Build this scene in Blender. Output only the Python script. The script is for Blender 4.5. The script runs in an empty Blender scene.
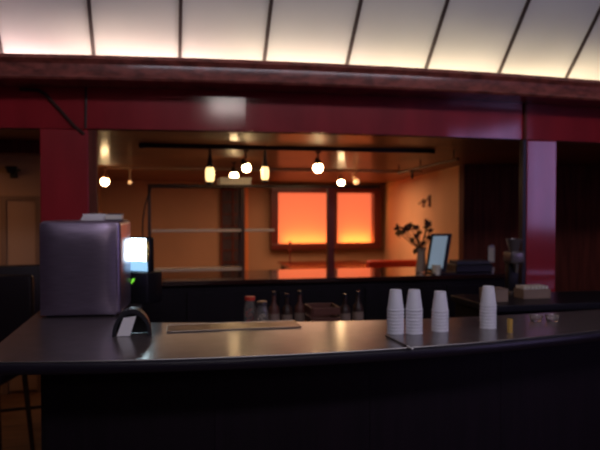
import bpy, bmesh, math, random
from math import sin, cos, pi, radians
from mathutils import Vector, Matrix

random.seed(7)
SC = bpy.context.scene
COL = SC.collection

# ------------------------------------------------------------------ camera
YAW, PITCH, FPX, EYE = radians(12), radians(-1.34), 643.0, 1.6
cd = bpy.data.cameras.new('camera')
cd.sensor_width = 36
cd.lens = 36 * FPX / 600
cd.clip_start = .05
cd.dof.use_dof = True
cd.dof.focus_distance = 1.5
cd.dof.aperture_fstop = 4.2
cam = bpy.data.objects.new('camera', cd)
cam.location = (0, 0, EYE)
cam.rotation_euler = (pi / 2 + PITCH, 0, -YAW)
COL.objects.link(cam)
SC.camera = cam

SC.view_settings.view_transform = 'Standard'
SC.view_settings.look = 'None'
SC.view_settings.gamma = 1
SC.view_settings.use_curve_mapping = False
SC.view_settings.exposure = 0.0

# ------------------------------------------------------------------ world + large lights
W = bpy.data.worlds.new('world')
SC.world = W
W.use_nodes = True
W.node_tree.nodes['Background'].inputs[0].default_value = (.35, .25, .5, 1)
W.node_tree.nodes['Background'].inputs[1].default_value = .08


def area_light(name, loc, rot, sx, sy, power, color):
    l = bpy.data.lights.new(name, 'AREA')
    l.shape = 'RECTANGLE'
    l.size, l.size_y = sx, sy
    l.energy = power
    l.color = color
    o = bpy.data.objects.new(name, l)
    o.location = loc
    o.rotation_euler = rot
    COL.objects.link(o)
    return o


def header_arc(u):
    u = max(-1.2, min(3.4, u))
    return .036 * (u - 1.1) ** 2


def counter_arc(u):
    u = max(-1.2, min(3.4, u))
    return .09 * (u - .45) ** 2


# fluorescent strips lying in the trough behind the cornice, shining up the cove
COVE = [(-1.9, (1, .70, .64), 7.5), (-1.0, (1, .70, .62), 7.5), (-.1, (1, .74, .58), 7.0), (.8, (1, .78, .54), 6.4),
        (1.7, (1, .80, .50), 6.0), (2.6, (1, .80, .48), 5.8), (3.5, (1, .80, .48), 5.6)]
for u, c, p in COVE:
    area_light('cove_light', (u, 3.80 + header_arc(u), 2.345), (pi + radians(-8), 0, 0), .88, .05, p * .56, c)
# added cool fill without a fixture, aimed forward to brighten cove, header and cups
area_light('front_fill', (1.4, -0.3, 3.62), (radians(62), 0, 0), 5.0, .35, 44, (.88, .84, 1.0))
# added warm fills with no fixture, brightening the far room's walls
area_light('far_room_fill', (2.1, 9.0, 2.03), (0, 0, 0), 1.8, 1.6, 34, (1, .58, .34))
area_light('far_room_fill', (.2, 8.6, 2.03), (0, 0, 0), 1.4, 1.6, 11, (1, .60, .34))
area_light('hall_fill', (-2.0, 5.2, 2.03), (0, 0, 0), .8, .5, 4.5, (1, .55, .25))  # added fill with no lamp there, lifts the rear left wall
# light ledge at the bottom of the orange display niche
NICHE_LIGHTS = []

# ------------------------------------------------------------------ pixel ray -> point in the place
_F = Vector((sin(YAW) * cos(PITCH), cos(YAW) * cos(PITCH), sin(PITCH)))
_R = Vector((cos(YAW), -sin(YAW), 0))
_U = _R.cross(_F)


def ray(x, y):
    return _F + _R * ((x - 300) / FPX) + _U * ((225 - y) / FPX)


def atv(x, y, v):
    d = ray(x, y)
    t = v / d.y
    return Vector((d.x * t, v, EYE + d.z * t))


def atz(x, y, z):
    d = ray(x, y)
    t = (z - EYE) / d.z
    return Vector((d.x * t, d.y * t, z))


# ------------------------------------------------------------------ materials
def mat(name, col, rough=.5, metal=0, spec=.5, coat=0, coat_rough=.1, emit=None, estr=0, noise=None, bump=0,
        nscale=8, stretch=(1, 1, 1), trans=0, col2=None, ior=1.45, coat_ior=1.5):
    m = bpy.data.materials.new(name)
    m.use_nodes = True
    nt = m.node_tree
    b = nt.nodes['Principled BSDF']
    b.inputs['Base Color'].default_value = (*col, 1)
    b.inputs['Roughness'].default_value = rough
    b.inputs['Metallic'].default_value = metal
    b.inputs['Specular IOR Level'].default_value = spec
    b.inputs['Coat Weight'].default_value = coat
    b.inputs['Coat Roughness'].default_value = coat_rough
    b.inputs['Coat IOR'].default_value = coat_ior
    b.inputs['Transmission Weight'].default_value = trans
    b.inputs['IOR'].default_value = ior
    if emit:
        b.inputs['Emission Color'].default_value = (*emit, 1)
        b.inputs['Emission Strength'].default_value = estr
    if noise or bump:
        tc = nt.nodes.new('ShaderNodeTexCoord')
        mp = nt.nodes.new('ShaderNodeMapping')
        mp.inputs['Scale'].default_value = stretch
        nz = nt.nodes.new('ShaderNodeTexNoise')
        nz.inputs['Scale'].default_value = nscale
        nz.inputs['Detail'].default_value = 5
        nt.links.new(tc.outputs['Object'], mp.inputs[0])
        nt.links.new(mp.outputs[0], nz.inputs[0])
        if noise:
            rp = nt.nodes.new('ShaderNodeValToRGB')
            c2 = col2 or tuple(c * (1 - noise) for c in col)
            rp.color_ramp.elements[0].position = .35
            rp.color_ramp.elements[1].position = .65
            rp.color_ramp.elements[0].color = (*c2, 1)
            rp.color_ramp.elements[1].color = (*col, 1)
            nt.links.new(nz.outputs[0], rp.inputs[0])
            nt.links.new(rp.outputs[0], b.inputs['Base Color'])
        if bump:
            bp = nt.nodes.new('ShaderNodeBump')
            bp.inputs['Strength'].default_value = bump
            bp.inputs['Distance'].default_value = .01
            nt.links.new(nz.outputs[0], bp.inputs['Height'])
            nt.links.new(bp.outputs[0], b.inputs['Normal'])
    return m


M = dict(
    red=mat('red_lacquer', (.36, .018, .024), .42, spec=.2, coat=1, coat_rough=.10, coat_ior=1.62, noise=.25, bump=.10, nscale=3, stretch=(2, 1, .6)),
    cornice=mat('cornice_wood', (.34, .085, .06), .42, coat=.6, coat_rough=.15, noise=.6, bump=.5, nscale=5, stretch=(2.5, 1, 6)),
    cove=mat('cove_plaster', (.66, .68, .70), .8, noise=.05, nscale=3),
    rib=mat('rib_metal', (.045, .03, .035), .5),
    ceiling=mat('ceiling_white', (.3, .28, .3), .8),
    soffit=mat('soffit_gloss', (.26, .10, .05), .5, spec=.2, coat=.16, coat_rough=.12, noise=.3, bump=.08, nscale=2),
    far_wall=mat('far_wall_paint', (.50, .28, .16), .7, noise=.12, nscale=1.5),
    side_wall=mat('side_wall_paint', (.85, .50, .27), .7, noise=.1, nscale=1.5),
    dark_wall=mat('dark_panel_wood', (.17, .038, .022), .6, spec=.2, noise=.5, nscale=4, stretch=(6, 6, .5)),
    front_wall=mat('front_wall_paint', (.07, .035, .06), .7),
    floor=mat('floor_wood', (.16, .07, .035), .45, noise=.5, nscale=3, stretch=(1, 9, 1)),
    counter=mat('counter_laminate', (.12, .095, .095), .30, coat=.6, coat_rough=.16, spec=.5, noise=.25, nscale=14, bump=.03),
    edge=mat('counter_edge', (.012, .009, .016), .35),
    trim=mat('steel_trim', (.45, .42, .40), .3, 1),
    base=mat('bar_panel', (.009, .004, .008), .6, spec=.3, noise=.4, nscale=4, stretch=(8, 8, .5)),
    black=mat('black_plastic', (.010, .009, .013), .38),
    blackrub=mat('black_rubber', (.015, .014, .018), .5),
    steel=mat('brushed_steel', (.40, .31, .42), .32, .85, noise=.2, bump=.08, nscale=12, stretch=(1, 1, 14)),
    tray=mat('tray_steel', (.30, .25, .21), .34, 1, bump=.35, nscale=9),
    foam=mat('foam_white', (.82, .80, .84), .55, noise=.04, nscale=60),
    paper=mat('paper', (.92, .88, .84), .7),
    darkbook=mat('dark_cover', (.07, .07, .10), .5),
    frame=mat('window_frame_wood', (.13, .015, .01), .4, coat=.3),
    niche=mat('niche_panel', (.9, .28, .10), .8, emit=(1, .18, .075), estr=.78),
    railm=mat('dark_track', (.012, .008, .010), .4),
    fixture=mat('lamp_socket', (.03, .022, .02), .4),
    pale_fix=mat('pale_lamp_body', (.6, .42, .28), .4),
    bulb=mat('bulb_hot', (1, .9, .7), .3, emit=(1, .66, .32), estr=38),
    bulb2=mat('bulb_shade', (1, .9, .7), .3, emit=(1, .62, .25), estr=2.2),
    bulb3=mat('bulb_dim', (1, .8, .6), .3, emit=(1, .5, .2), estr=1.5),
    screen=mat('screen_white', (.8, .9, 1), .2, emit=(.68, .90, 1.0), estr=9),
    screen_bar=mat('screen_blue', (.3, .5, .7), .2, emit=(.30, .58, .85), estr=1.1),
    laptop=mat('screen_pale', (.4, .5, .6), .2, emit=(.30, .42, .50), estr=.33),
    green=mat('green_led', (.1, .5, .05), .4, emit=(.25, .9, .05), estr=1.2),
    gold_highlight=mat('highlight_strip', (.7, .45, .1), .25, .8),
    glass=mat('clear_glass', (.9, .85, .8), .06, trans=.9),
    shelfglass=mat('shelf_glass', (.75, .55, .42), .25, trans=.35, coat=.5, emit=None),
    darkglass=mat('dark_curtain', (.06, .035, .05), .6, noise=.6, nscale=7, stretch=(6, 6, 1)),
    orangeedge=mat('orange_post', (.75, .22, .06), .5),
    backbar=mat('backbar_top', (.035, .012, .010), .12, coat=.8, coat_rough=.07),
    table=mat('table_lacquer', (.35, .04, .015), .18, coat=.9, coat_rough=.1),
    redvinyl=mat('red_vinyl', (.52, .035, .012), .4),
    darkvinyl=mat('dark_vinyl', (.02, .012, .018), .5),
    darkwood=mat('dark_wood', (.05, .02, .012), .45, noise=.4, nscale=4, stretch=(5, 5, 1)),
    crate=mat('crate_wood', (.13, .04, .025), .55, noise=.4, nscale=5, stretch=(1, 1, 8)),
    card=mat('cardboard', (.30, .20, .15), .7, noise=.2, nscale=6),
    cherry=mat('cherry', (.6, .05, .03), .3),
    cream=mat('cream', (.80, .74, .62), .45),
    flower=mat('dried_flower', (.16, .06, .04), .8, noise=.5, nscale=20),
    flower2=mat('dried_leaf', (.30, .17, .05), .8, noise=.4, nscale=20),
    stem=mat('dried_stem', (.10, .05, .02), .8),
    vase=mat('vase_glass', (.75, .6, .5), .15, trans=.45),
    amber=mat('glint_glass', (.85, .55, .15), .15, trans=.4),
    gloss_grey=mat('grinder_grey', (.16, .13, .13), .3, .5),
    window=mat('daylight_pane', (.5, .5, .7), .3, emit=(.55, .42, .95), estr=3.2),
    window2=mat('clerestory_pane', (.5, .5, .5), .3, emit=(.95, .82, .78), estr=9.0),
)


# ------------------------------------------------------------------ mesh helpers
def link(name, bm, m, parent=None, smooth=False, loc=None):
    me = bpy.data.meshes.new(name)
    bmesh.ops.recalc_face_normals(bm, faces=bm.faces)
    bm.to_mesh(me)
    bm.free()
    if smooth:
        for p in me.polygons:
            p.use_smooth = True
        try:
            me.set_sharp_from_angle(angle=radians(35))
        except Exception:
            pass
    me.materials.append(m)
    o = bpy.data.objects.new(name, me)
    COL.objects.link(o)
    if parent is not None:
        o.parent = parent
    if loc is not None:
        o.location = loc
    return o


def tag(o, label, cat, group=None):
    o['label'] = label
    o['category'] = cat
    if group:
        o['group'] = group
    return o


def thing(name, label, cat, loc, rz=0, group=None):
    o = bpy.data.objects.new(name, None)
    o.empty_display_size = .05
    o.location = loc
    o.rotation_euler = (0, 0, rz)
    COL.objects.link(o)
    return tag(o, label, cat, group)


def struct(name, bm, m, parent=None, smooth=False):
    o = link(name, bm, m, parent, smooth)
    if parent is None:
        o['kind'] = 'structure'
    return o


def box(bm, x0, x1, y0, y1, z0, z1, bev=0, rot=None, piv=None, seg=2):
    r = bmesh.ops.create_cube(bm, size=1)
    vs = r['verts']
    bmesh.ops.scale(bm, vec=(abs(x1 - x0), abs(y1 - y0), abs(z1 - z0)), verts=vs)
    bmesh.ops.translate(bm, vec=((x0 + x1) / 2, (y0 + y1) / 2, (z0 + z1) / 2), verts=vs)
    if bev:
        es = list({e for v in vs for e in v.link_edges})
        rr = bmesh.ops.bevel(bm, geom=es, offset=bev, segments=seg, affect='EDGES', profile=.5)
        vs = list({v for f in rr['faces'] for v in f.verts} | {v for v in vs if v.is_valid})
    if rot is not None:
        bmesh.ops.rotate(bm, cent=piv or ((x0 + x1) / 2, (y0 + y1) / 2, (z0 + z1) / 2), matrix=rot, verts=[v for v in vs if v.is_valid])
    return bm


def B(*a, **k):
    return box(bmesh.new(), *a, **k)


def tube(bm, pts, r, n=10, r2=None):
    """round bar along points; r may end at r2"""
    pts = [Vector(p) for p in pts]
    rings = []
    k = len(pts)
    up = Vector((.13, .21, .97)).normalized()
    for i, p in enumerate(pts):
        d = (pts[min(i + 1, k - 1)] - pts[max(i - 1, 0)]).normalized()
        a = d.cross(up)
        if a.length < .05:
            a = d.cross(Vector((1, 0, 0)))
        a.normalize()
        b = d.cross(a)
        rr = r if r2 is None else r + (r2 - r) * i / (k - 1)
        rings.append([bm.verts.new(p + a * cos(2 * pi * j / n) * rr + b * sin(2 * pi * j / n) * rr) for j in range(n)])
    for q in range(k - 1):
        for j in range(n):
            bm.faces.new((rings[q][j], rings[q][(j + 1) % n], rings[q + 1][(j + 1) % n], rings[q + 1][j]))
    bm.faces.new(rings[0][::-1])
    bm.faces.new(rings[-1])
    return bm


def lathe(bm, prof, n=24, c=(0, 0, 0), closed=False):
    """profile of (r, z); r = 0 closes to a point"""
    c = Vector(c)
    rings = []
    for r, z in prof:
        if r < 1e-6:
            rings.append([bm.verts.new(c + Vector((0, 0, z)))])
        else:
            rings.append([bm.verts.new(c + Vector((r * cos(2 * pi * j / n), r * sin(2 * pi * j / n), z))) for j in range(n)])
    pairs = list(zip(rings[:-1], rings[1:]))
    if closed:
        pairs.append((rings[-1], rings[0]))
    for a, b in pairs:
        for j in range(n):
            k = (j + 1) % n
            if len(a) == 1 and len(b) == 1:
                continue
            if len(a) == 1:
                bm.faces.new((a[0], b[j], b[k]))
            elif len(b) == 1:
                bm.faces.new((a[j], a[k], b[0]))
            else:
                bm.faces.new((a[j], a[k], b[k], b[j]))
    return bm


def ball(bm, c, r, sx=1, sy=1, sz=1, n=2):
    res = bmesh.ops.create_icosphere(bm, subdivisions=n, radius=r)
    bmesh.ops.scale(bm, vec=(sx, sy, sz), verts=res['verts'])
    bmesh.ops.translate(bm, vec=c, verts=res['verts'])
    return bm


def slab(bm, front, back, z0, z1):
    """prism between two polylines of equal length, front and back lists of (u, v)"""
    n = len(front)
    g = [[bm.verts.new((p[0], p[1], z)) for p in L] for L in (front, back) for z in (z0, z1)]
    f0, f1, b0, b1 = g
    for i in range(n - 1):
        bm.faces.new((f0[i], f0[i + 1], f1[i + 1], f1[i]))
        bm.faces.new((b0[i + 1], b0[i], b1[i], b1[i + 1]))
        bm.faces.new((f1[i], f1[i + 1], b1[i + 1], b1[i]))
        bm.faces.new((f0[i + 1], f0[i], b0[i], b0[i + 1]))
    for i in (0, n - 1):
        bm.faces.new((f0[i], f1[i], b1[i], b0[i]))
    return bm


def sweep(bm, us, prof):
    """cross-section prof [(v, z)] swept along u with the header's arc"""
    rings = [[bm.verts.new((u, v + header_arc(u), z)) for v, z in prof] for u in us]
    n = len(prof)
    for a, b in zip(rings[:-1], rings[1:]):
        for j in range(n):
            k = (j + 1) % n
            bm.faces.new((a[j], a[k], b[k], b[j]))
    bm.faces.new(rings[0])
    bm.faces.new(rings[-1][::-1])
    return bm


def frange(a, b, n):
    return [a + (b - a) * i / n for i in range(n + 1)]


ZC = 1.07          # bar top
ZS = 2.08          # low ceiling behind the header
RX = 7.0           # right wall of the front room
LX = -4.0

# ------------------------------------------------------------------ room shell
struct('floor', B(LX - .1, RX + .1, -3.6, 11.3, -.1, 0), M['floor'])
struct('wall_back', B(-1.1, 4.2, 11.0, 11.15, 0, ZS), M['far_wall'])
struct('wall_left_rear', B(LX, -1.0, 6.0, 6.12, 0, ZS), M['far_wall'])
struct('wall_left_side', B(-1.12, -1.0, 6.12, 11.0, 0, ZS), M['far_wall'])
struct('wall_left', B(LX - .1, LX, -3.5, 6.1, 0, 3.85), M['front_wall'])
struct('wall_front', B(LX, RX, -3.6, -3.5, 0, 3.85), M['front_wall'])
bm = bmesh.new()
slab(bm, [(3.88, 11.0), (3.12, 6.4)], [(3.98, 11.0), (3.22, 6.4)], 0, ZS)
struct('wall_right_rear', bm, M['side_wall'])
struct('wall_right_panel', B(3.10, RX, 6.28, 6.39, 0, ZS), M['dark_wall'])
struct('wall_right', B(RX, RX + .1, -3.5, 6.3, 0, 3.85), M['front_wall'])
struct('ceiling_low', B(LX, RX, 4.12 + .5, 11.1, ZS, ZS + .08), M['soffit'])
us = frange(LX, RX, 66)
bm = slab(bmesh.new(), [(u, 3.98 + header_arc(u)) for u in us], [(u, 4.62) for u in us], ZS, ZS + .08)
struct('ceiling_soffit', bm, M['soffit'])
# glossy red header
bm = sweep(bmesh.new(), us, [(3.94, 2.085), (3.98, 2.085), (3.98, 2.42), (3.94, 2.42)])
struct('wall_header', bm, M['red'])
# cornice shelf with its trough
CZ = [(3.70, 2.318), (3.94, 2.318), (3.94, 2.332), (3.728, 2.332), (3.728, 2.447), (3.715, 2.455),
      (3.692, 2.452), (3.680, 2.430), (3.700, 2.405), (3.700, 2.345), (3.690, 2.330)]
bm = sweep(bmesh.new(), us, [(v, z + .012) for v, z in CZ])
struct('trim_1', bm, M['cornice'], smooth=True)
# sloping cove
bm = sweep(bmesh.new(), us, [(3.95, 2.40), (2.55, 3.87), (2.58, 3.90), (3.985, 2.43)])
struct('ceiling_cove', bm, M['cove'])
bm = slab(bmesh.new(), [(u, -3.5) for u in us], [(u, 2.57 + header_arc(u)) for u in us], 3.85, 3.92)
struct('ceiling', bm, M['ceiling'])
# ribs of the cove, one every half metre
rib_u = [-2.46, -1.94, -1.43, -.905, -.392, .100, .600, 1.115, 1.640, 2.165, 2.695, 3.22, 3.75, 4.27]
for i, u in enumerate(rib_u):
    a = header_arc(u)
    bm = bmesh.new()
    w = .010
    sl = math.atan2(1.47, 1.40)
    P0 = Vector((u, 3.95 + a, 2.40))
    d = Vector((0, -1.40, 1.47)).normalized()
    nrm = Vector((0, -d.z, d.y)) * -1
    nrm = Vector((0, -1.47, -1.40)).normalized()
    vs = []
    for t in (0, 2.0):
        for s, h in ((-w, 0), (w, 0), (w, .012), (-w, .012)):
            vs.append(bm.verts.new(P0 + d * t + nrm * h + Vector((s, 0, 0))))
    for q in range(4):
        bm.faces.new((vs[q], vs[(q + 1) % 4], vs[4 + (q + 1) % 4], vs[4 + q]))
    bm.faces.new(vs[:4])
    bm.faces.new(vs[4:])
    struct('trim_%d' % (i + 2), bm, M['rib'])

# columns
PV = 3.98 + header_arc(-.5) - .05
cl = atv(40, 200, PV).x
cr = atv(95, 200, PV).x
PV2 = 3.98 + header_arc(2.5) - .05
ql, qr = atv(526.5, 200, PV2).x, atv(556.5, 200, PV2).x
bm = B(cl, cr - .035, PV, 4.12, 0, ZS, bev=.008)
struct('pillar_left', bm, M['red'])
struct('trim_30', B(cr - .035, cr + .01, PV + .02, 4.11, 0, ZS), M['dark_wall'])
struct('pillar_right', B(ql, qr, PV2, PV2 + .07, 0, ZS, bev=.008), M['red'])
# beam above the opening on the left
struct('trim_31', B(LX, -.75, 4.75, 4.95, 1.99, ZS), M['dark_wall'])
# seam on the header right
struct('trim_32', B(ql - .028, ql - .002, PV2, PV2 + .05, 0, 2.08), M['black'])
struct('trim_35', B(ql - .030, ql - .010, 3.925 + header_arc(2.4), 3.985 + header_arc(2.4), 2.085, 2.33), M['dark_wall'])


# ------------------------------------------------------------------ windows of the front room (behind and right of the viewer)
def room_window(name, p0, p1, axis, m):
    """p0, p1 opposite corners; axis the wall's normal axis"""
    o = None
    bm = bmesh.new()
    (x0, y0, z0), (x1, y1, z1) = p0, p1
    t = .05
    if axis == 'x':
        box(bm, x0, x1, y0, y1, z0, z0 + t); box(bm, x0, x1, y0, y1, z1 - t, z1)
        n = 4
        for i in range(n + 1):
            y = y0 + (y1 - y0 - t) * i / n
            box(bm, x0, x1, y, y + t, z0 + t, z1 - t)
    else:
        box(bm, x0, x1, y0, y1, z0, z0 + t); box(bm, x0, x1, y0, y1, z1 - t, z1)
        box(bm, x0, x0 + t, y0, y1, z0 + t, z1 - t); box(bm, x1 - t, x1, y0, y1, z0 + t, z1 - t)
    o = struct(name, bm, M['front_wall'])
    bm = bmesh.new()
    if axis == 'x':
        box(bm, x1 - .012, x1 - .004, y0 + .02, y1 - .02, z0 + .02, z1 - .02)
    else:
        box(bm, x0 + .02, x1 - .02, y0 + .004, y0 + .012, z0 + .02, z1 - .02)
    link('pane', bm, m, o)
    return o


room_window('window_3', (RX - .05, -3.4, 1.2), (RX, -1.1, 3.12), 'x', M['window'])
room_window('window_4', (-.15, -3.5, 3.22), (.75, -3.45, 3.68), 'y', M['window2'])
room_window('window_5', (6.45, -3.5, 1.2), (6.93, -3.45, 3.15), 'y', M['window'])

# ------------------------------------------------------------------ orange display niche = window_1
VW = 11.0
a = atv(270, 187, VW - .06)
b = atv(378, 248, VW - .06)
x0, x1, z1, z0 = a.x, b.x, a.z, b.z
fw = .12
mul = atv(331.5, 210, VW - .06).x
zt, zb = atv(300, 193, VW).z, atv(300, 243, VW).z
bm = bmesh.new()
box(bm, x0, x1, VW - .20, VW - .005, zt, z1, bev=.01)
box(bm, x0, x1, VW - .20, VW - .005, z0, zb, bev=.01)
box(bm, x0, x0 + fw, VW - .20, VW - .005, zb, zt)
box(bm, x1 - fw, x1, VW - .20, VW - .005, zb, zt)
box(bm, mul - .07, mul + .07, VW - .20, VW - .005, zb, zt)
win = struct('window_1', bm, M['frame'])
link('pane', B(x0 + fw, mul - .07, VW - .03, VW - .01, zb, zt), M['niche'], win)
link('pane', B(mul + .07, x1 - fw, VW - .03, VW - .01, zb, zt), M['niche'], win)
for (p, q) in ((x0 + fw, mul - .07), (mul + .07, x1 - fw)):
    area_light('niche_light', ((p + q) / 2 + .05, VW - .14, zb + .012), (pi - radians(32), 0, 0), (q - p) * .85, .06, 2.4, (1, .55, .12))

# dark tall curtained window = window_2
p, q = atv(222, 190, VW), atv(243, 288, VW)
bm = bmesh.new()
box(bm, p.x - .03, p.x, VW - .06, VW - .003, .3, p.z + .03)
box(bm, p.x - .03, q.x + .02, VW - .06, VW - .003, p.z, p.z + .04)
box(bm, q.x, q.x + .02, VW - .06, VW - .003, .3, p.z)
for i in range(1, 8):
    zz = .3 + (p.z - .3) * i / 8
    box(bm, p.x, q.x, VW - .05, VW - .035, zz - .01, zz + .01)
box(bm, (p.x + q.x) / 2 - .012, (p.x + q.x) / 2 + .012, VW - .05, VW - .035, .3, p.z)
w2 = struct('window_2', bm, M['dark_wall'])
link('pane', B(p.x, q.x, VW - .03, VW - .008, .3, p.z), M['darkglass'], w2)
struct('trim_33', B(q.x + .025, q.x + .085, VW - .09, VW - .002, .3, p.z + .06), M['orangeedge'])
# dado and panel lines on the far wall
struct('trim_34', B(-.99, 3.80, VW - .04, VW - .002, .42, .5), M['dark_wall'])
# door on the rear left wall
dx0, dx1 = atv(7, 200, 6).x, atv(36, 200, 6).x
dz = atv(20, 196, 6).z
d = struct('door_1', B(dx0, dx1, 5.975, 5.998, .02, dz - .04, bev=.004), M['far_wall'])
bm = bmesh.new()
box(bm, dx0 - .05, dx0, 5.96, 5.999, 0, dz)
box(bm, dx1, dx1 + .05, 5.96, 5.999, 0, dz)
box(bm, dx0, dx1, 5.96, 5.999, dz - .04, dz)
link('door_frame', bm, mat('door_frame_paint', (.26, .14, .08), .6), d)
bm = ball(bmesh.new(), (dx0 + .05, 5.95, .98), .02)
link('door_handle', bm, M['trim'], d, True)

# ------------------------------------------------------------------ the bar
cu = frange(-.64, 3.45, 60)


def front_v(u):
    return 2.285 + counter_arc(u)


def back_v(u):
    if u < -.12:
        return 3.86
    return 2.93 + .09 * (u - 1.3) ** 2


bar = thing('bar_counter', 'long curved dark glossy bar top with rounded black edge running across the foreground', 'bar counter', (0, 0, 0))
uu = sorted(cu + [-.121, -.119])
bm = slab(bmesh.new(), [(u, front_v(u) + .022) for u in uu], [(u, back_v(u)) for u in uu], ZC - .045, ZC)
link('worktop', bm, M['counter'], bar)
bm = bmesh.new()
prof = [(.022, ZC - .004), (.012, ZC - .003), (.004, ZC - .008), (0, ZC - .018), (.001, ZC - .034), (.008, ZC - .043), (.022, ZC - .046)]
rings = [[bm.verts.new((u, front_v(u) + dv, z)) for dv, z in prof] for u in cu]
for r0, r1 in zip(rings[:-1], rings[1:]):
    for j in range(len(prof)):
        k = (j + 1) % len(prof)
        bm.faces.new((r0[j], r0[k], r1[k], r1[j]))
bm.faces.new(rings[0]); bm.faces.new(rings[-1])
link('edge_band', bm, M['edge'], bar, True)
bm = bmesh.new()
tube(bm, [(u, front_v(u) + .018, ZC - .001) for u in cu], .0035, 8)
link('edge_trim', bm, M['trim'], bar, True)

bu = frange(-.462, 3.4, 48)
bbase = thing('bar_cabinet', 'nearly black panelled front of the bar below its top', 'bar front', (0, 0, 0))
bm = slab(bmesh.new(), [(u, front_v(u) + .24) for u in bu], [(u, back_v(max(u, -.11)) - .05) for u in bu], .10, ZC - .046)
link('body', bm, M['base'], bbase)
bm = slab(bmesh.new(), [(u, front_v(u) + .30) for u in bu], [(u, back_v(max(u, -.11)) - .06) for u in bu], 0, .10)
link('plinth', bm, M['edge'], bbase)
for i in range(6):
    a0 = -.445 + i * .64
    pu = frange(a0, a0 + .638, 6)
    bm = slab(bmesh.new(), [(u, front_v(u) + .232) for u in pu], [(u, front_v(u) + .239) for u in pu], .16, ZC - .10)
    link('panel', bm, M['base'], bbase)
# lower worktop behind the bar (station)
st = thing('back_station', 'dark work station standing behind the bar top', 'work station', (0, 0, 0))
link('worktop', B(.0, 1.75, 3.32, 3.86, .86, .90, bev=.004), M['black'], st)
link('body', B(.02, 1.73, 3.34, 3.84, .02, .86), M['base'], st)

# service shelf at the right end
sv = thing('side_counter', 'dark side counter behind the right end of the bar', 'counter', (0, 0, 0))
link('worktop', B(1.85, 3.3, 3.42, 3.93, 1.0, 1.04, bev=.004), M['black'], sv)
link('body', B(1.88, 3.28, 3.45, 3.92, .02, 1.0), M['base'], sv)

# ------------------------------------------------------------------ far bar counter (other side of the island)
fb = thing('rear_counter', 'dark glossy rear counter behind the bar carrying shelf rack, flowers and laptop', 'counter', (0, 0, 0))
link('worktop', B(-.60, 2.98, 4.85, 5.62, 1.035, 1.07, bev=.005), M['backbar'], fb)
link('body', B(-.57, 2.95, 4.90, 5.58, .02, 1.035), M['base'], fb)
for i in range(5):
    link('door', B(-.53 + i * .70, .12 + i * .70, 4.882, 4.899, .12, .98, bev=.003), M['base'], fb)

# ------------------------------------------------------------------ shelf rack on the rear counter
VR = 5.2
pA, pB, pC, pD = [atv(x, 187, VR) for x in (149, 243, 331, 380)]
zr = pA.z
rack = thing('shelf_rack', 'thin dark metal shelf rack with glass shelves on the rear counter', 'shelf rack', (pA.x, VR, ZC))
L = lambda x, y, z: (x - pA.x, y - VR, z - ZC)


def rb(name, x0, x1, y0, y1, z0, z1, m):
    p, q = L(x0, y0, z0), L(x1, y1, z1)
    return link(name, B(p[0], q[0], p[1], q[1], p[2], q[2], bev=.0015), m, rack)


rb('post', pA.x - .010, pA.x + .010, VR - .010, VR + .010, ZC, zr, M['darkwood'])
rb('post', pB.x - .010, pB.x + .010, VR - .010, VR + .010, ZC, zr, M['darkwood'])
rb('post', pC.x - .032, pC.x + .022, VR - .030, VR + .030, ZC, zr, M['frame'])
rb('post', pA.x - .010, pA.x + .010, VR + .24, VR + .26, ZC, zr, M['darkwood'])
rb('post', pB.x - .010, pB.x + .010, VR + .24, VR + .26, ZC, zr, M['darkwood'])
rb('top_rail', pA.x - .01, pD.x, VR - .012, VR + .012, zr, zr + .024, M['darkwood'])
rb('top_rail', pA.x - .01, pB.x + .01, VR + .24, VR + .26, zr, zr + .024, M['darkwood'])
for (xa, xb, yy) in ((150, 275, 231), (150, 245, 271)):
    s0, s1 = atv(xa, yy, VR), atv(xb, yy, VR)
    rb('shelf', s0.x + .01, s1.x, VR + .032, VR + .238, s0.z - .006, s0.z + .006, M['shelfglass'])
    rb('shelf_edge', s0.x + .012, s1.x, VR + .012, VR + .031, s0.z - .011, s0.z + .011, M['orangeedge'] if False else M['pale_fix'])

cb = thing('hanging_cable', 'thin dark cable hanging in a curve beside the rack post', 'cable', (0, 0, 0))
pts = [atv(x, y, VR - .04) for x, y in ((151, 188), (148, 196), (145, 206), (143, 218), (142.5, 230), (143, 245), (145, 262), (149, 275))]
link('cord', tube(bmesh.new(), pts, .006, 8), M['black'], cb, True)

# pale box on top of the rack
p, q = atv(220, 188, VR), atv(251, 180, VR)
sg = thing('pale_box', 'long flat cream box lying on top of the shelf rack under the lamps', 'box', ((p.x + q.x) / 2, VR + .12, zr + .024))
hw = (q.x - p.x) / 2
link('body', B(-hw, hw, -.13, .145, 0, .035, bev=.003), M['cream'], sg)
link('lid', B(-hw - .003, hw + .003, -.133, .148, .036, .058, bev=.003), M['cream'], sg)

# ------------------------------------------------------------------ lamps on the ceiling
trk = thing('light_track', 'long black ceiling track above the rear counter with lamps hanging from it', 'light track', (0, 0, 0))
tA, tB = atz(140, 148, ZS - .02), atz(433, 150, ZS - .02)
VT = (tA.y + tB.y) / 2
u0 = atv(140, 149, VT).x
u1 = atv(433, 149, VT).x
link('rail', B(u0, u1, VT - .02, VT + .02, ZS - .032, ZS - .001, bev=.003), M['railm'], trk)
for u in (u0 + .01, u1 - .01):
    link('end_cap', B(u - .018, u + .018, VT - .024, VT + .024, ZS - .036, ZS - .001, bev=.003), M['black'], trk)
trk2 = thing('light_track', 'far brown ceiling track in the back of the room', 'light track', (0, 0, 0))
link('rail', B(-.60, 3.1, 7.38, 7.42, ZS - .026, ZS - .001), M['pale_fix'], trk2)


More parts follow.
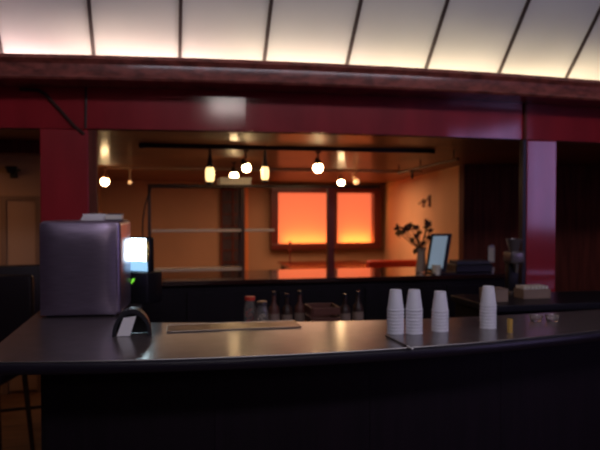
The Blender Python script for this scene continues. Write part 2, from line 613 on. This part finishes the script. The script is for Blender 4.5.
def lamp_spot(px, py, v, r, m, label, tilt=0, zm=None, body='fixture', group=None):
    """track head: stem, dark hood and a glowing reflector bulb"""
    c = atv(px, py, v)
    zt = zm if zm is not None else ZS - .034
    t = thing('track_lamp', label, 'lamp', (c.x, v, zt), 0, group)
    h = zt - c.z
    d = Vector((sin(tilt), -.25, -1)).normalized() * 1.0
    link('stem', tube(bmesh.new(), [(0, 0, 0), (0, 0, -max(.01, h - r * 1.7))], .006, 8), M[body], t)
    link('mount', B(-.02, .02, -.014, .014, -.012, 0, bev=.002), M[body], t)
    R = Vector((0, 0, -1)).rotation_difference(d).to_matrix()
    cen = Vector((0, 0, -h))
    bm = lathe(bmesh.new(), [(.0, r * 1.7), (r * .35, r * 1.65), (r * .45, r * 1.25), (r * .85, r * .45), (r * .9, r * .3), (r * .84, r * .3), (r * .6, r * .7), (0, r * 1.1)], 20)
    bmesh.ops.transform(bm, matrix=Matrix.Translation(cen) @ R.to_4x4(), verts=bm.verts)
    link('hood', bm, M[body], t, True)
    bm = ball(bmesh.new(), (0, 0, 0), r * .88, n=3)
    bmesh.ops.transform(bm, matrix=Matrix.Translation(cen + d * r * .18) @ R.to_4x4(), verts=bm.verts)
    link('bulb', bm, m, t, True)
    return t


def lamp_pendant(px, y0, y1, v, w, label):
    """bottle shaped pendant: dark neck, pale glowing lower body, dark foot ring"""
    c = atv(px, y1, v)
    t = thing('pendant_lamp', label, 'lamp', (c.x, v, ZS - .034), 0)
    H = ZS - .034 - c.z
    link('neck', lathe(bmesh.new(), [(0, 0), (.010, 0), (.012, -H * .18), (.018, -H * .36), (w * .86, -H * .50), (w * .80, -H * .51), (0, -H * .50)], 20), M['fixture'], t, True)
    link('shade', lathe(bmesh.new(), [(0, -H * .505), (w * .78, -H * .51), (w * .95, -H * .58), (w, -H * .70), (w * .92, -H * .84), (w * .72, -H * .90), (0, -H * .905)], 24), M['bulb2'], t, True)
    link('foot_ring', lathe(bmesh.new(), [(0, -H * .91), (w * .74, -H * .91), (w * .80, -H * .96), (w * .6, -H), (0, -H)], 24), M['fixture'], t, True)
    return t


lamp_pendant(210, 158, 185, VT, .034, 'bottle-shaped pendant lamp, left end of the lamp cluster on the black track')
lamp_pendant(265, 158, 183, VT, .030, 'bottle-shaped pendant lamp, right end of the lamp cluster on the black track')
lamp_spot(246, 167, VT, .038, M['bulb'], 'bright tilted spot lamp with black hood beside the right pendant', .5)
lamp_spot(234, 175, 6.0, .044, M['bulb'], 'bright spot lamp just above the cream box', .1)
lamp_spot(318, 167, VT, .043, M['bulb'], 'brightest lone spot lamp hanging in the middle of the black track', .05)
lamp_spot(341, 182, 7.4, .046, M['bulb'], 'small bright spot lamp right above the orange panels', .2, ZS - .027, 'pale_fix')
lamp_spot(356, 181, 7.4, .040, M['bulb3'], 'dim spot lamp above the right orange panel', .4, ZS - .027, 'pale_fix')
lamp_spot(105, 181, 7.4, .050, M['bulb'], 'bright spot lamp near the red left pillar', -.1, ZS - .027, 'pale_fix')
lamp_spot(130, 182, 7.4, .020, M['bulb3'], 'tiny thin pendant spot right of the left spot lamp', 0, ZS - .027, 'pale_fix')

# side rail with short drops near the right wall
zr3 = 2.0
rA, rB = atz(398, 173, zr3), atz(458, 159, zr3)
sr = thing('side_rail', 'thin dark rail hung from the ceiling along the right orange wall', 'rail', (0, 0, 0))
link('rail', tube(bmesh.new(), [rA, (rA + rB) / 2, rB], .012, 8), M['darkwood'], sr, True)
for k in (.02, .45, .95):
    p = rA.lerp(rB, k)
    link('hanger', tube(bmesh.new(), [p, (p.x, p.y, ZS)], .006, 8), M['darkwood'], sr)
p = rA.lerp(rB, .3)
link('drop', tube(bmesh.new(), [p, (p.x, p.y, zr3 - .09)], .012, 8), M['darkwood'], sr)

# small fixtures on walls
p = atv(12, 172, 5.93)
sc_ = thing('wall_sconce', 'small dark lamp bracket on the brown wall at the far left', 'wall lamp', (p.x, 6.0, p.z))
link('plate', B(-.03, .03, -.015, 0, -.05, .05, bev=.003), M['black'], sc_)
link('arm', tube(bmesh.new(), [(0, -.012, 0), (.03, -.06, -.01), (.06, -.07, .02)], .010, 8), M['black'], sc_, True)
link('shade', lathe(bmesh.new(), [(0, .0), (.03, .0), (.052, .06), (.048, .06), (0, .01)], 16, c=(-.01, -.06, -.01)), M['black'], sc_, True)


def on_right_wall(px, py):
    d = ray(px, py)
    a_, b_ = Vector((3.88, 11.0)), Vector((3.12, 6.4))
    n = Vector((b_.y - a_.y, -(b_.x - a_.x)))
    t = n.dot(a_) / (n.x * d.x + n.y * d.y)
    return Vector((d.x * t, d.y * t, EYE + d.z * t))


for (px, py, s, lab) in ((424, 203, .035, 'lower small dark hook plate on the orange right wall'), (430, 201, .05, 'upper small dark hook plate on the orange right wall')):
    p = on_right_wall(px, py)
    h = thing('wall_hook', lab, 'hook', (p.x - .005, p.y, p.z), radians(-9.4))
    link('plate', B(-.012, 0, -s, s, -s * 1.5, s * 1.5, bev=.002), M['darkwood'], h)
    link('hook', tube(bmesh.new(), [(-.012, 0, s), (-.05, 0, 0), (-.05, 0, -s * .6), (-.07, 0, 0)], .007, 8), M['darkwood'], h, True)

# conduits on the header
def fpt(px, py, off=0):
    v = 3.94
    for _ in range(4):
        p = atv(px, py, v)
        v = 3.94 + header_arc(p.x) - .012 - off
    return atv(px, py, v)


cdt = thing('conduit', 'dark conduit pipe slanting down the left of the red header', 'pipe', (0, 0, 0))
link('pipe', tube(bmesh.new(), [fpt(x, y) for x, y in ((20, 89), (38, 90), (45, 94), (60, 110), (75, 127), (84, 134))], .010, 10), M['darkwood'], cdt, True)
cdt = thing('conduit', 'thin vertical dark conduit pipe on the red header above the left pillar', 'pipe', (0, 0, 0))
link('pipe', tube(bmesh.new(), [fpt(x, y) for x, y in ((86, 86), (86, 105), (85.5, 128))], .007, 10), M['darkwood'], cdt, True)

# ------------------------------------------------------------------ steel cabinet on the bar (left)
a = atz(38.5, 318, ZC)
b = atz(117, 318, ZC)
bw = b.x - a.x
vb = 3.30
a = atv(38.5, 318, vb)
a.x -= .012
b = atv(119, 318, vb)
bw = b.x - a.x
hh = atv(80, 221, vb).z - ZC
bx = thing('steel_cabinet', 'boxy violet-grey brushed steel cabinet on the left end of the bar', 'cabinet', (a.x + bw / 2 + .008, vb, ZC), radians(-5))
h2 = bw / 2
link('body', B(-h2, h2, .022, .40, .008, hh, bev=.022, seg=4), M['steel'], bx, True)
bm = bmesh.new()
NX, NZ = 18, 22
g = [[bm.verts.new((-h2 + .004 + (2 * h2 - .028) * i / NX,
                    .020 - .020 * (1 - abs(2 * i / NX - 1) ** 5) * (1 - abs(2 * k / NZ - 1) ** 5),
                    .012 + (hh - .024) * k / NZ)) for k in range(NZ + 1)] for i in range(NX + 1)]
for i in range(NX):
    for k in range(NZ):
        bm.faces.new((g[i][k], g[i + 1][k], g[i + 1][k + 1], g[i][k + 1]))
ext = bmesh.ops.extrude_face_region(bm, geom=bm.faces[:])
for v_ in [q_ for q_ in ext['geom'] if isinstance(q_, bmesh.types.BMVert)]:
    v_.co.y = .0215
link('front_panel', bm, M['steel'], bx, True)
link('rear_housing', B(-h2 - .026, -h2 + .03, .12, .42, .02, hh - .05, bev=.006), M['black'], bx)
for sx in (-1, 1):
    for sy in (.06, .36):
        link('foot', lathe(bmesh.new(), [(0, 0), (.018, 0), (.02, .008), (0, .008)], 14, c=(sx * (h2 - .04), sy, 0)), M['black'], bx, True)
zt_ = ZC + hh
p = atv(93, 219, vb + .12)
pp = thing('paper_stack', 'low stack of white papers lying on the steel cabinet', 'paper', (p.x, vb + .17, zt_ + .001))
for i in range(6):
    bm = B(-.055, .055, -.07, .07, i * .0055, i * .0055 + .005, bev=.001)
    bmesh.ops.rotate(bm, cent=(0, 0, 0), matrix=Matrix.Rotation(radians(i * 2.3 - 3), 3, 'Z'), verts=bm.verts)
    link('sheet_pad', bm, M['paper'], pp)
p = atv(114, 219, vb + .2)
nb = thing('notebook', 'dark closed notebook beside the papers on the steel cabinet', 'notebook', (p.x - .006, vb + .24, zt_ + .001))
link('cover', B(-.05, .05, -.08, .08, 0, .004, bev=.001), M['darkbook'], nb)
link('pages', B(-.046, .048, -.077, .077, .0045, .029), M['cream'], nb)
link('cover', B(-.05, .05, -.08, .08, .0295, .0335, bev=.001), M['darkbook'], nb)

# ------------------------------------------------------------------ till screen and printer
vm = 3.70
a, b = atv(123, 239, vm), atv(149, 274, vm)
cx = (a.x + b.x) / 2
w_ = (b.x - a.x) / 2
til = thing('till_screen', 'small glowing white till screen on a black stand right of the steel cabinet', 'till', (cx + .010, vm + .05, ZC), radians(-34))
zb_, ztp = atv(130, 272, vm).z - ZC, atv(130, 239, vm).z - ZC
link('housing', B(-w_, w_, .008, .06, zb_ - .012, ztp + .008, bev=.012, seg=3), M['black'], til, True)
zm_ = atv(130, 262, vm).z - ZC
link('screen', B(-w_ + .006, w_ - .022, 0, .0075, zm_ + .001, ztp, bev=.003), M['screen'], til)
link('menu_bar', B(-w_ + .006, w_ - .012, 0, .0075, zb_, zm_ - .0005, bev=.001), M['screen_bar'], til)
bm = tube(bmesh.new(), [(w_ - .008 + .010 * sin(t * pi), -.004, ztp - .02 - t * .11) for t in frange(0, 1, 8)], .006, 8)
link('side_highlight', bm, M['gold_highlight'], til, True)  # gold tube drawn in place of a curved highlight on the screen's edge
link('neck', B(-.03, .03, .02, .05, .17, zb_ - .01, bev=.004), M['black'], til)
link('printer_body', B(-w_ - .005, w_ + .012, -.03, .12, .0, .18, bev=.01, seg=3), M['black'], til, True)
gp = atv(133, 282, vm - .032)
gz = gp.z - ZC
bm = bmesh.new()
for dx, dz in ((-.006, -.012), (-.003, -.004), (0, .003), (.004, .008), (.010, .009), (.005, -.002)):
    box(bm, gp.x - cx + dx - .0025, gp.x - cx + dx + .0025, -.0345, -.031, gz + dz - .003, gz + dz + .003)
link('indicator', bm, M['green'], til)

# black arched holder with cards
p = atz(131, 336, ZC)
ar = thing('card_holder', 'black arched holder with a slanting white card on the bar top', 'holder', (p.x, p.y + .02, ZC), 0)
bm = bmesh.new()
N = 14
rings = []
for i in range(N + 1):
    t = pi * i / N
    ro, ri = .080, .066
    sk = -.012
    row = []
    for r, y in ((ro, -.03), (ro, .05), (ri, .05), (ri, -.03)):
        row.append(bm.verts.new((r * cos(t) + sk * sin(t) * 0 + .004, y, .001 + r * 1.42 * sin(t))))
    rings.append(row)
for r0, r1 in zip(rings[:-1], rings[1:]):
    for j in range(4):
        bm.faces.new((r0[j], r0[(j + 1) % 4], r1[(j + 1) % 4], r1[j]))
bm.faces.new(rings[0]); bm.faces.new(rings[-1])
link('arch', bm, M['blackrub'], ar, True)
bm = bmesh.new()
fan = [(r * 1.0, z) for r, z in ()]
vsf, vsb = [], []
for i in range(N + 1):
    t = pi * i / N
    x, z = .066 * cos(t) + .004, .002 + .066 * 1.42 * sin(t)
    vsf.append(bm.verts.new((x, .038, z))); vsb.append(bm.verts.new((x, .048, z)))
bm.faces.new(vsf); bm.faces.new(vsb[::-1])
for i in range(N + 1):
    k = (i + 1) % (N + 1)
    bm.faces.new((vsf[i], vsf[k], vsb[k], vsb[i]))
link('back_plate', bm, M['black'], ar)
bm = bmesh.new()
q = [(-.058, .002), (-.004, .002), (.022, .084), (-.030, .078)]
f = [bm.verts.new((x, -.028, z)) for x, z in q] + [bm.verts.new((x, -.022, z)) for x, z in q]
bm.faces.new(f[:4]); bm.faces.new(f[4:])
for j in range(4):
    bm.faces.new((f[j], f[(j + 1) % 4], f[4 + (j + 1) % 4], f[4 + j]))
link('card', bm, M['paper'], ar)

# ------------------------------------------------------------------ drip tray on the bar
tr = thing('drip_tray', 'long shallow stainless drip tray along the back edge of the bar', 'tray', (0, 0, ZC))
tx0, tx1 = .02, .60
ty0, ty1 = 2.83, 2.99
link('pan', B(tx0, tx1, ty0, ty1, .001, .004), M['tray'], tr)
for (q0, q1, q2, q3) in ((tx0, tx1, ty0 - .008, ty0), (tx0, tx1, ty1, ty1 + .008), (tx0 - .008, tx0, ty0 - .008, ty1 + .008), (tx1, tx1 + .008, ty0 - .008, ty1 + .008)):
    link('rim', B(q0, q1, q2, q3, .001, .0055, bev=.0015), M['tray'], tr)
# ------------------------------------------------------------------ foam cup stacks
CUPH, PITCHC = .088, .0142


def cup_mesh():
    bm = bmesh.new()
    H = CUPH
    prof = [(.0, H), (.0235, H), (.0250, H - .003), (.0355, .006), (.0374, .0045), (.0379, .0025), (.0374, .0), (.0352, 0),
            (.0340, .004), (.0236, H - .004), (.0225, H - .0052), (0, H - .0055)]
    lathe(bm, prof, 28)
    return bm


ORD = ['bottom', 'second', 'third', 'fourth', 'fifth', 'sixth', 'seventh', 'eighth']
stacks = [(395.5, 334.5, 8, 'far left stack'), (414, 334.5, 8, 'second stack'),
          (440, 332, 7, 'third stack'), (488, 329, 8, 'far right stack')]
first = None
for (px, py, n, sname) in stacks:
    p = atz(px, py, ZC)
    p.y += .03
    p.x = atv(px, py, p.y).x
    for i in range(n):
        k = i
        lean = random.uniform(-.0004, .0004)
        loc = (p.x + lean, p.y, ZC + .0005 + i * PITCHC)
        if first is None:
            first = link('foam_cup', cup_mesh(), M['foam'], None, True)
            o = first
        else:
            o = first.copy()
            COL.objects.link(o)
        o.location = loc
        o.rotation_euler = (0, 0, random.uniform(0, 6))
        wd = 'top' if i == n - 1 else ORD[i]
        if wd in ('top', 'bottom'):
            lab = 'upside-down white foam cup at the %s of the %s' % (wd, sname)
        else:
            lab = 'upside-down white foam cup, %s from below in the %s' % (wd, sname)
        tag(o, lab, 'cup', 'foam cups stacked upside down on the bar')

# straw lying on the bar
a, b = atz(386, 336, ZC + .004), atz(411, 348, ZC + .004)
s_ = thing('drinking_straw', 'black drinking straw with white tip lying before the left cup stacks', 'straw', (a.x, a.y, a.z))
d_ = b - a
link('tube', tube(bmesh.new(), [(0, 0, 0), tuple(d_ * .86)], .0034, 8), M['black'], s_)
link('tip', tube(bmesh.new(), [tuple(d_ * .865), tuple(d_ * 1.06)], .0036, 8), M['paper'], s_)

# small things at the right end of the bar
p = atz(511, 333, ZC)
g = thing('glint_glass', 'small slim amber glass standing in for a glint right of the rightmost cup stack', 'glass', (p.x, p.y + .01, ZC))  # yellowish glint on the bar, built as a small amber glass
link('glass', lathe(bmesh.new(), [(0, .0), (.012, 0), (.013, .06), (.0115, .06), (.0105, .006), (0, .006)], 18), M['amber'], g, True)
for (px, lab) in ((536, 'left one of the two low clear glass ashtrays at the right bar edge'), (552, 'right one of the two low clear glass ashtrays at the right bar edge')):
    p = atz(px, 321, ZC)
    g = thing('glass_ashtray', lab, 'ashtray', (p.x, p.y, ZC), 0, 'glass ashtrays at the right end of the bar')
    link('bowl', lathe(bmesh.new(), [(0, 0), (.024, 0), (.034, .028), (.030, .030), (.022, .008), (0, .007)], 20), M['glass'], g, True)

# ------------------------------------------------------------------ station clutter behind the bar (centre)
ZW = .90
v = 3.52


def jar(px, r, h, fill, label, v=3.5, lidm='trim', lidh=.02):
    p = atv(px, 300, v)
    t = thing('glass_jar', label, 'jar', (p.x, v, ZW))
    link('jar', lathe(bmesh.new(), [(0, 0), (r * .9, 0), (r, .01), (r, h * .8), (r * .8, h * .93), (r * .8, h), (r * .74, h), (r * .74, h * .92), (r * .93, h * .78), (r * .93, .012), (0, .01)], 22), M['glass'], t, True)
    bm = bmesh.new()
    rnd = random.Random(px)
    for i in range(26):
        aa, rr = rnd.uniform(0, 6.28), rnd.uniform(0, r * .70)
        ball(bm, (rr * cos(aa), rr * sin(aa), .03 + (h * .8 - .045) * i / 25), r * .19, n=1)
    o = link('fill', bm, M[fill], t, True)
    o['kind'] = 'stuff'
    link('lid', lathe(bmesh.new(), [(0, h), (r * .84, h), (r * .84, h + lidh), (0, h + lidh)], 22), M[lidm], t, True)
    return t


jar(250, .034, .205, 'cherry', 'jar of red cherries, left end of the clutter behind the bar', lidm='cherry')
jar(262, .034, .185, 'cream', 'jar of pale onions beside the cherry jar behind the bar', v=3.44)


def bottle(px, label, m, h=.2, r=.032, v=3.6):
    p = atv(px, 300, v)
    t = thing('liquor_bottle', label, 'bottle', (p.x, v, ZW), 0, 'bottles in the well behind the bar')
    link('body', lathe(bmesh.new(), [(0, 0), (r, 0), (r, h * .58), (r * .85, h * .66), (r * .36, h * .76), (r * .34, h * .95), (0, h * .95)], 20), M[m], t, True)
    link('cap', lathe(bmesh.new(), [(0, h * .95), (r * .42, h * .95), (r * .40, h * 1.05), (0, h * 1.05)], 16), M['black'], t, True)
    link('label', lathe(bmesh.new(), [(r * 1.0, h * .14), (r * 1.025, h * .14), (r * 1.025, h * .5), (r * 1.0, h * .5)], 20, closed=True), M['card'], t, True)
    return t


for px, h, m, lab in ((274, .225, 'crate', 'brown liquor bottle nearest to the pale onion jar behind the bar'),
                      (287, .21, 'darkwood', 'very dark liquor bottle between two brown ones behind the bar'),
                      (300, .225, 'crate', 'brown liquor bottle behind the bar just left of the orange reflection'),
                      (345, .20, 'darkwood', 'dark liquor bottle right of the wooden crate behind the bar'),
                      (358, .215, 'darkwood', 'dark liquor bottle left of the cup stacks behind the bar')):
    bottle(px, lab, m, h)
p = atv(322, 300, 3.52)
c_ = thing('bottle_crate', 'reddish brown slatted crate behind the bar', 'crate', (p.x, 3.52, ZW))
for sx in (-1, 1):
    for k in range(3):
        link('slat', B(-.075, .075, sx * .09 - .005, sx * .09 + .005, .01 + k * .055, .05 + k * .055, bev=.002), M['crate'], c_)
        link('slat', B(sx * .08 - .005, sx * .08 + .005, -.084, .084, .01 + k * .055, .05 + k * .055, bev=.002), M['crate'], c_)
link('bottom', B(-.074, .074, -.084, .084, .0, .009), M['crate'], c_)

# ------------------------------------------------------------------ right clutter on side counter
ZK = 1.04
p = atv(512, 296, 3.86)
gr = thing('coffee_grinder', 'grey coffee grinder with hopper on the side counter by the right pillar', 'grinder', (p.x, 3.84, ZK))
link('base', B(-.055, .055, -.06, .06, 0, .03, bev=.006), M['gloss_grey'], gr)
link('body', B(-.035, .04, .0, .055, .03, .25, bev=.010, seg=3), M['black'], gr, True)
link('head', B(-.05, .05, -.055, .055, .21, .29, bev=.014, seg=3), M['gloss_grey'], gr, True)
link('hopper', lathe(bmesh.new(), [(0, .29), (.03, .29), (.052, .37), (.048, .37), (.027, .295), (0, .294)], 20), M['gloss_grey'], gr, True)
link('spout', lathe(bmesh.new(), [(0, .15), (.012, .15), (.024, .21), (0, .21)], 14, c=(0, -.03, 0)), M['trim'], gr, True)
p = atv(496, 297, 3.6)
cbx = thing('cardboard_box', 'small brown cardboard box on the side counter left of the grinder', 'box', (p.x + .01, 3.62, ZK))
link('body', B(-.085, .055, -.05, .05, 0, .075, bev=.002), M['card'], cbx)
link('flap', B(-.085, .055, -.052, .0, .076, .079), M['card'], cbx)
link('flap', B(-.085, .055, .001, .052, .076, .079), M['card'], cbx)
p = atv(541, 300, 3.6)
nk = thing('napkin_box', 'wide pale napkin box at the foot of the right pillar', 'box', (p.x, 3.70, ZK))
link('body', B(-.095, .095, -.06, .06, 0, .06, bev=.004), M['card'], nk)
bm = bmesh.new()
for i in range(7):
    box(bm, -.085 + i * .025, -.070 + i * .025, -.05, .05, .061, .078)
link('napkins', bm, M['cream'], nk)
# note on dark wall
p = atv(491, 254, 6.27)
nt_ = thing('wall_note', 'small pale upright note fixed on the dark right wall', 'note', (p.x, 6.268, p.z))
link('sheet', B(-.035, .035, -.006, 0, -.085, .085), M['cream'], nt_)
link('clip', B(-.02, .02, -.012, -.006, .07, .095), M['trim'], nt_)

# ------------------------------------------------------------------ flowers and laptop on the rear counter
VF = 5.15
p = atv(421, 275, VF)
fl = thing('flower_vase', 'glass vase of dried brown flowers on the rear counter', 'vase', (p.x, VF, 1.07))
link('vase', lathe(bmesh.new(), [(0, 0), (.045, 0), (.05, .01), (.038, .08), (.033, .16), (.045, .21), (.041, .21), (.029, .16), (.034, .08), (.044, .014), (0, .01)], 24), M['vase'], fl, True)
rnd = random.Random(4)
tips = [(397, 233), (403, 229), (409, 231), (413, 226), (418, 228), (423, 224), (428, 227), (433, 231), (415, 236), (422, 233), (418, 243), (427, 238), (411, 241), (407, 226), (430, 222), (416, 251), (399, 228)]
for i, (x, y) in enumerate(tips):
    t_ = atv(x, y, VF) - Vector((p.x, VF, 1.07))
    t_.y += rnd.uniform(-.12, .12)
    mid = Vector((t_.x * .35, t_.y * .4, .10 + (t_.z - .10) * .55))
    st_ = link('flower_stem', tube(bmesh.new(), [(rnd.uniform(-.015, .015), rnd.uniform(-.015, .015), .02), (t_.x * .07, 0, .20), mid, t_], .0035, 6), M['stem'], fl)
    bm = bmesh.new()
    big = i < 2 or i == 16
    for k in range(26 if big else 16):
        dd = Vector((rnd.gauss(0, 1), rnd.gauss(0, 1), rnd.gauss(0, 1))).normalized()
        s = (.040 if big else .028) * rnd.uniform(.6, 1.15)
        c = t_ + dd * s
        q = dd.orthogonal().normalized() * .015
        e = dd.cross(q)
        vs = [bm.verts.new(t_), bm.verts.new(c - dd * s * .4 + q), bm.verts.new(c + dd * .008), bm.verts.new(c - dd * s * .4 - q + e * .3)]
        bm.faces.new(vs)
    ball(bm, t_, .012, n=1)
    link('flower_head', bm, M['flower' if i % 3 else 'flower2'], st_)

VL = 4.98
a, b = atv(430, 269, VL), atv(450, 235, VL)
lp = thing('laptop', 'tilted pale blue glowing screen beside the dried flowers on the rear counter', 'screen', ((a.x + b.x) / 2, VL, 1.07))
hw, hz0, hz1 = (b.x - a.x) / 2, a.z - 1.07, b.z - 1.07
sh = .030
bm = bmesh.new()


def quadslab(bm, x0, x1, z0, z1, y0, y1, s0, s1):
    f = [(x0 + s0, z0), (x1 + s0, z0), (x1 + s1, z1), (x0 + s1, z1)]
    A_ = [bm.verts.new((x, y0, z)) for x, z in f]
    B_ = [bm.verts.new((x, y1, z)) for x, z in f]
    bm.faces.new(A_); bm.faces.new(B_[::-1])
    for j in range(4):
        bm.faces.new((A_[j], A_[(j + 1) % 4], B_[(j + 1) % 4], B_[j]))
    return bm


link('housing', quadslab(bmesh.new(), -hw + .0, hw + .0, hz0 - .015, hz1 + .01, .008, .035, -.028, .022), M['black'], lp)
link('screen', quadslab(bmesh.new(), -hw + .010, hw - .040, hz0 + .005, hz1 - .008, 0, .0075, -.024, .020), M['laptop'], lp)
link('stand', quadslab(bmesh.new(), -.05, .07, .012, hz0 - .017, .015, .045, -.01, -.01), M['black'], lp)
link('base', B(-.09, .12, -.08, .10, 0, .012, bev=.003), M['black'], lp)
tb = thing('cream_tin', 'little cream coloured tin between vase and glowing screen', 'tin', (atv(436, 268, 4.95).x - .005, 4.93, 1.07))
link('tin', lathe(bmesh.new(), [(0, 0), (.035, 0), (.036, .06), (0, .06)], 20), M['cream'], tb, True)
link('lid', lathe(bmesh.new(), [(0, .061), (.038, .061), (.038, .078), (0, .080)], 20), M['cream'], tb, True)

# dark till lump on the rear counter, right
p = atv(452, 278, 5.1)
kt = thing('cash_register', 'low dark register on the rear counter right of the glowing screen', 'register', (p.x + .12, 5.12, 1.07))
link('body', B(-.12, .22, -.10, .14, 0, .07, bev=.01), M['black'], kt)
link('keyboard', quadslab(bmesh.new(), -.10, .2, .071, .095, -.08, .08, 0, 0), M['darkbook'], kt)

# ------------------------------------------------------------------ far room furniture
tz = .76
a, b = atz(283, 270, tz), atz(366, 262, tz)
tx0_, tx1_ = atv(284, 266, 9.7).x, atv(368, 266, 9.7).x
tbl = thing('lounge_table', 'long glossy red table below the orange glowing panels', 'table', ((tx0_ + tx1_) / 2, 9.55, 0))
hx = (tx1_ - tx0_) / 2
link('tabletop', B(-hx, hx, -.75, .75, tz - .04, tz, bev=.008), M['table'], tbl)
for sx in (-1, 1):
    for sy in (-1, 1):
        link('leg', B(sx * (hx - .08) - .03, sx * (hx - .08) + .03, sy * .66 - .03, sy * .66 + .03, 0, tz - .041), M['darkwood'], tbl)


def wine_glass(px, v, label):
    p = atv(px, 260, v)
    t = thing('candle_holder', label, 'candle holder', (p.x, v, tz))
    link('foot', lathe(bmesh.new(), [(0, 0), (.05, 0), (.05, .008), (.012, .015), (.012, .20), (.03, .22), (.03, .235), (0, .235)], 16), M['frame'], t, True)
    link('candle', lathe(bmesh.new(), [(0, .236), (.018, .236), (.018, .36), (0, .365)], 14), M['frame'], t, True)


wine_glass(290, 9.6, 'slim dark red candle holder on the red table under the left orange panel')


def banquette(x0, x1, label):
    t = thing('banquette', label, 'bench', ((x0 + x1) / 2, 8.35, 0))
    h = (x1 - x0) / 2
    link('seat', B(-h, h, -.13, .33, .28, .46, bev=.03, seg=3), M['redvinyl'], t, True)
    link('backrest', B(-h, h, -.26, -.14, .20, .93, bev=.03, seg=3), M['redvinyl'], t, True)
    link('plinth', B(-h + .02, h - .02, -.2, .3, 0, .278), M['darkwood'], t)


banquette(atv(366, 262, 8.2).x, 3.36, 'red vinyl bench in the back of the room beside the orange right wall')


def chair(x, y, rz, label, group='dark high-backed chairs'):
    t = thing('high_backed_chair', label, 'chair', (x, y, 0), rz, group)
    link('seat', B(-.22, .22, -.22, .22, .60, .68, bev=.02, seg=3), M['darkvinyl'], t, True)
    link('backrest', B(-.21, .21, .20, .25, .70, 1.19, bev=.02, seg=3), M['darkvinyl'], t, True)
    for sx in (-1, 1):
        for sy in (-1, 1):
            link('leg', tube(bmesh.new(), [(sx * .17, sy * .17, .60), (sx * .21, sy * .21, 0)], .018, 8, r2=.013), M['darkwood'], t)
        link('back_post', tube(bmesh.new(), [(sx * .17, .19, .66), (sx * .17, .215, .72)], .012, 8), M['darkwood'], t)
    link('stretcher', B(-.19, .19, -.20, -.185, .22, .24), M['darkwood'], t)
    return t


p = atv(24, 300, 4.9)
chair(p.x, 4.9, radians(8), 'dark high-backed chair directly left of the steel cabinet')
p = atv(-12, 310, 4.2)
chair(p.x - .02, 4.15, radians(-14), 'dark high-backed chair cut by the left picture edge')
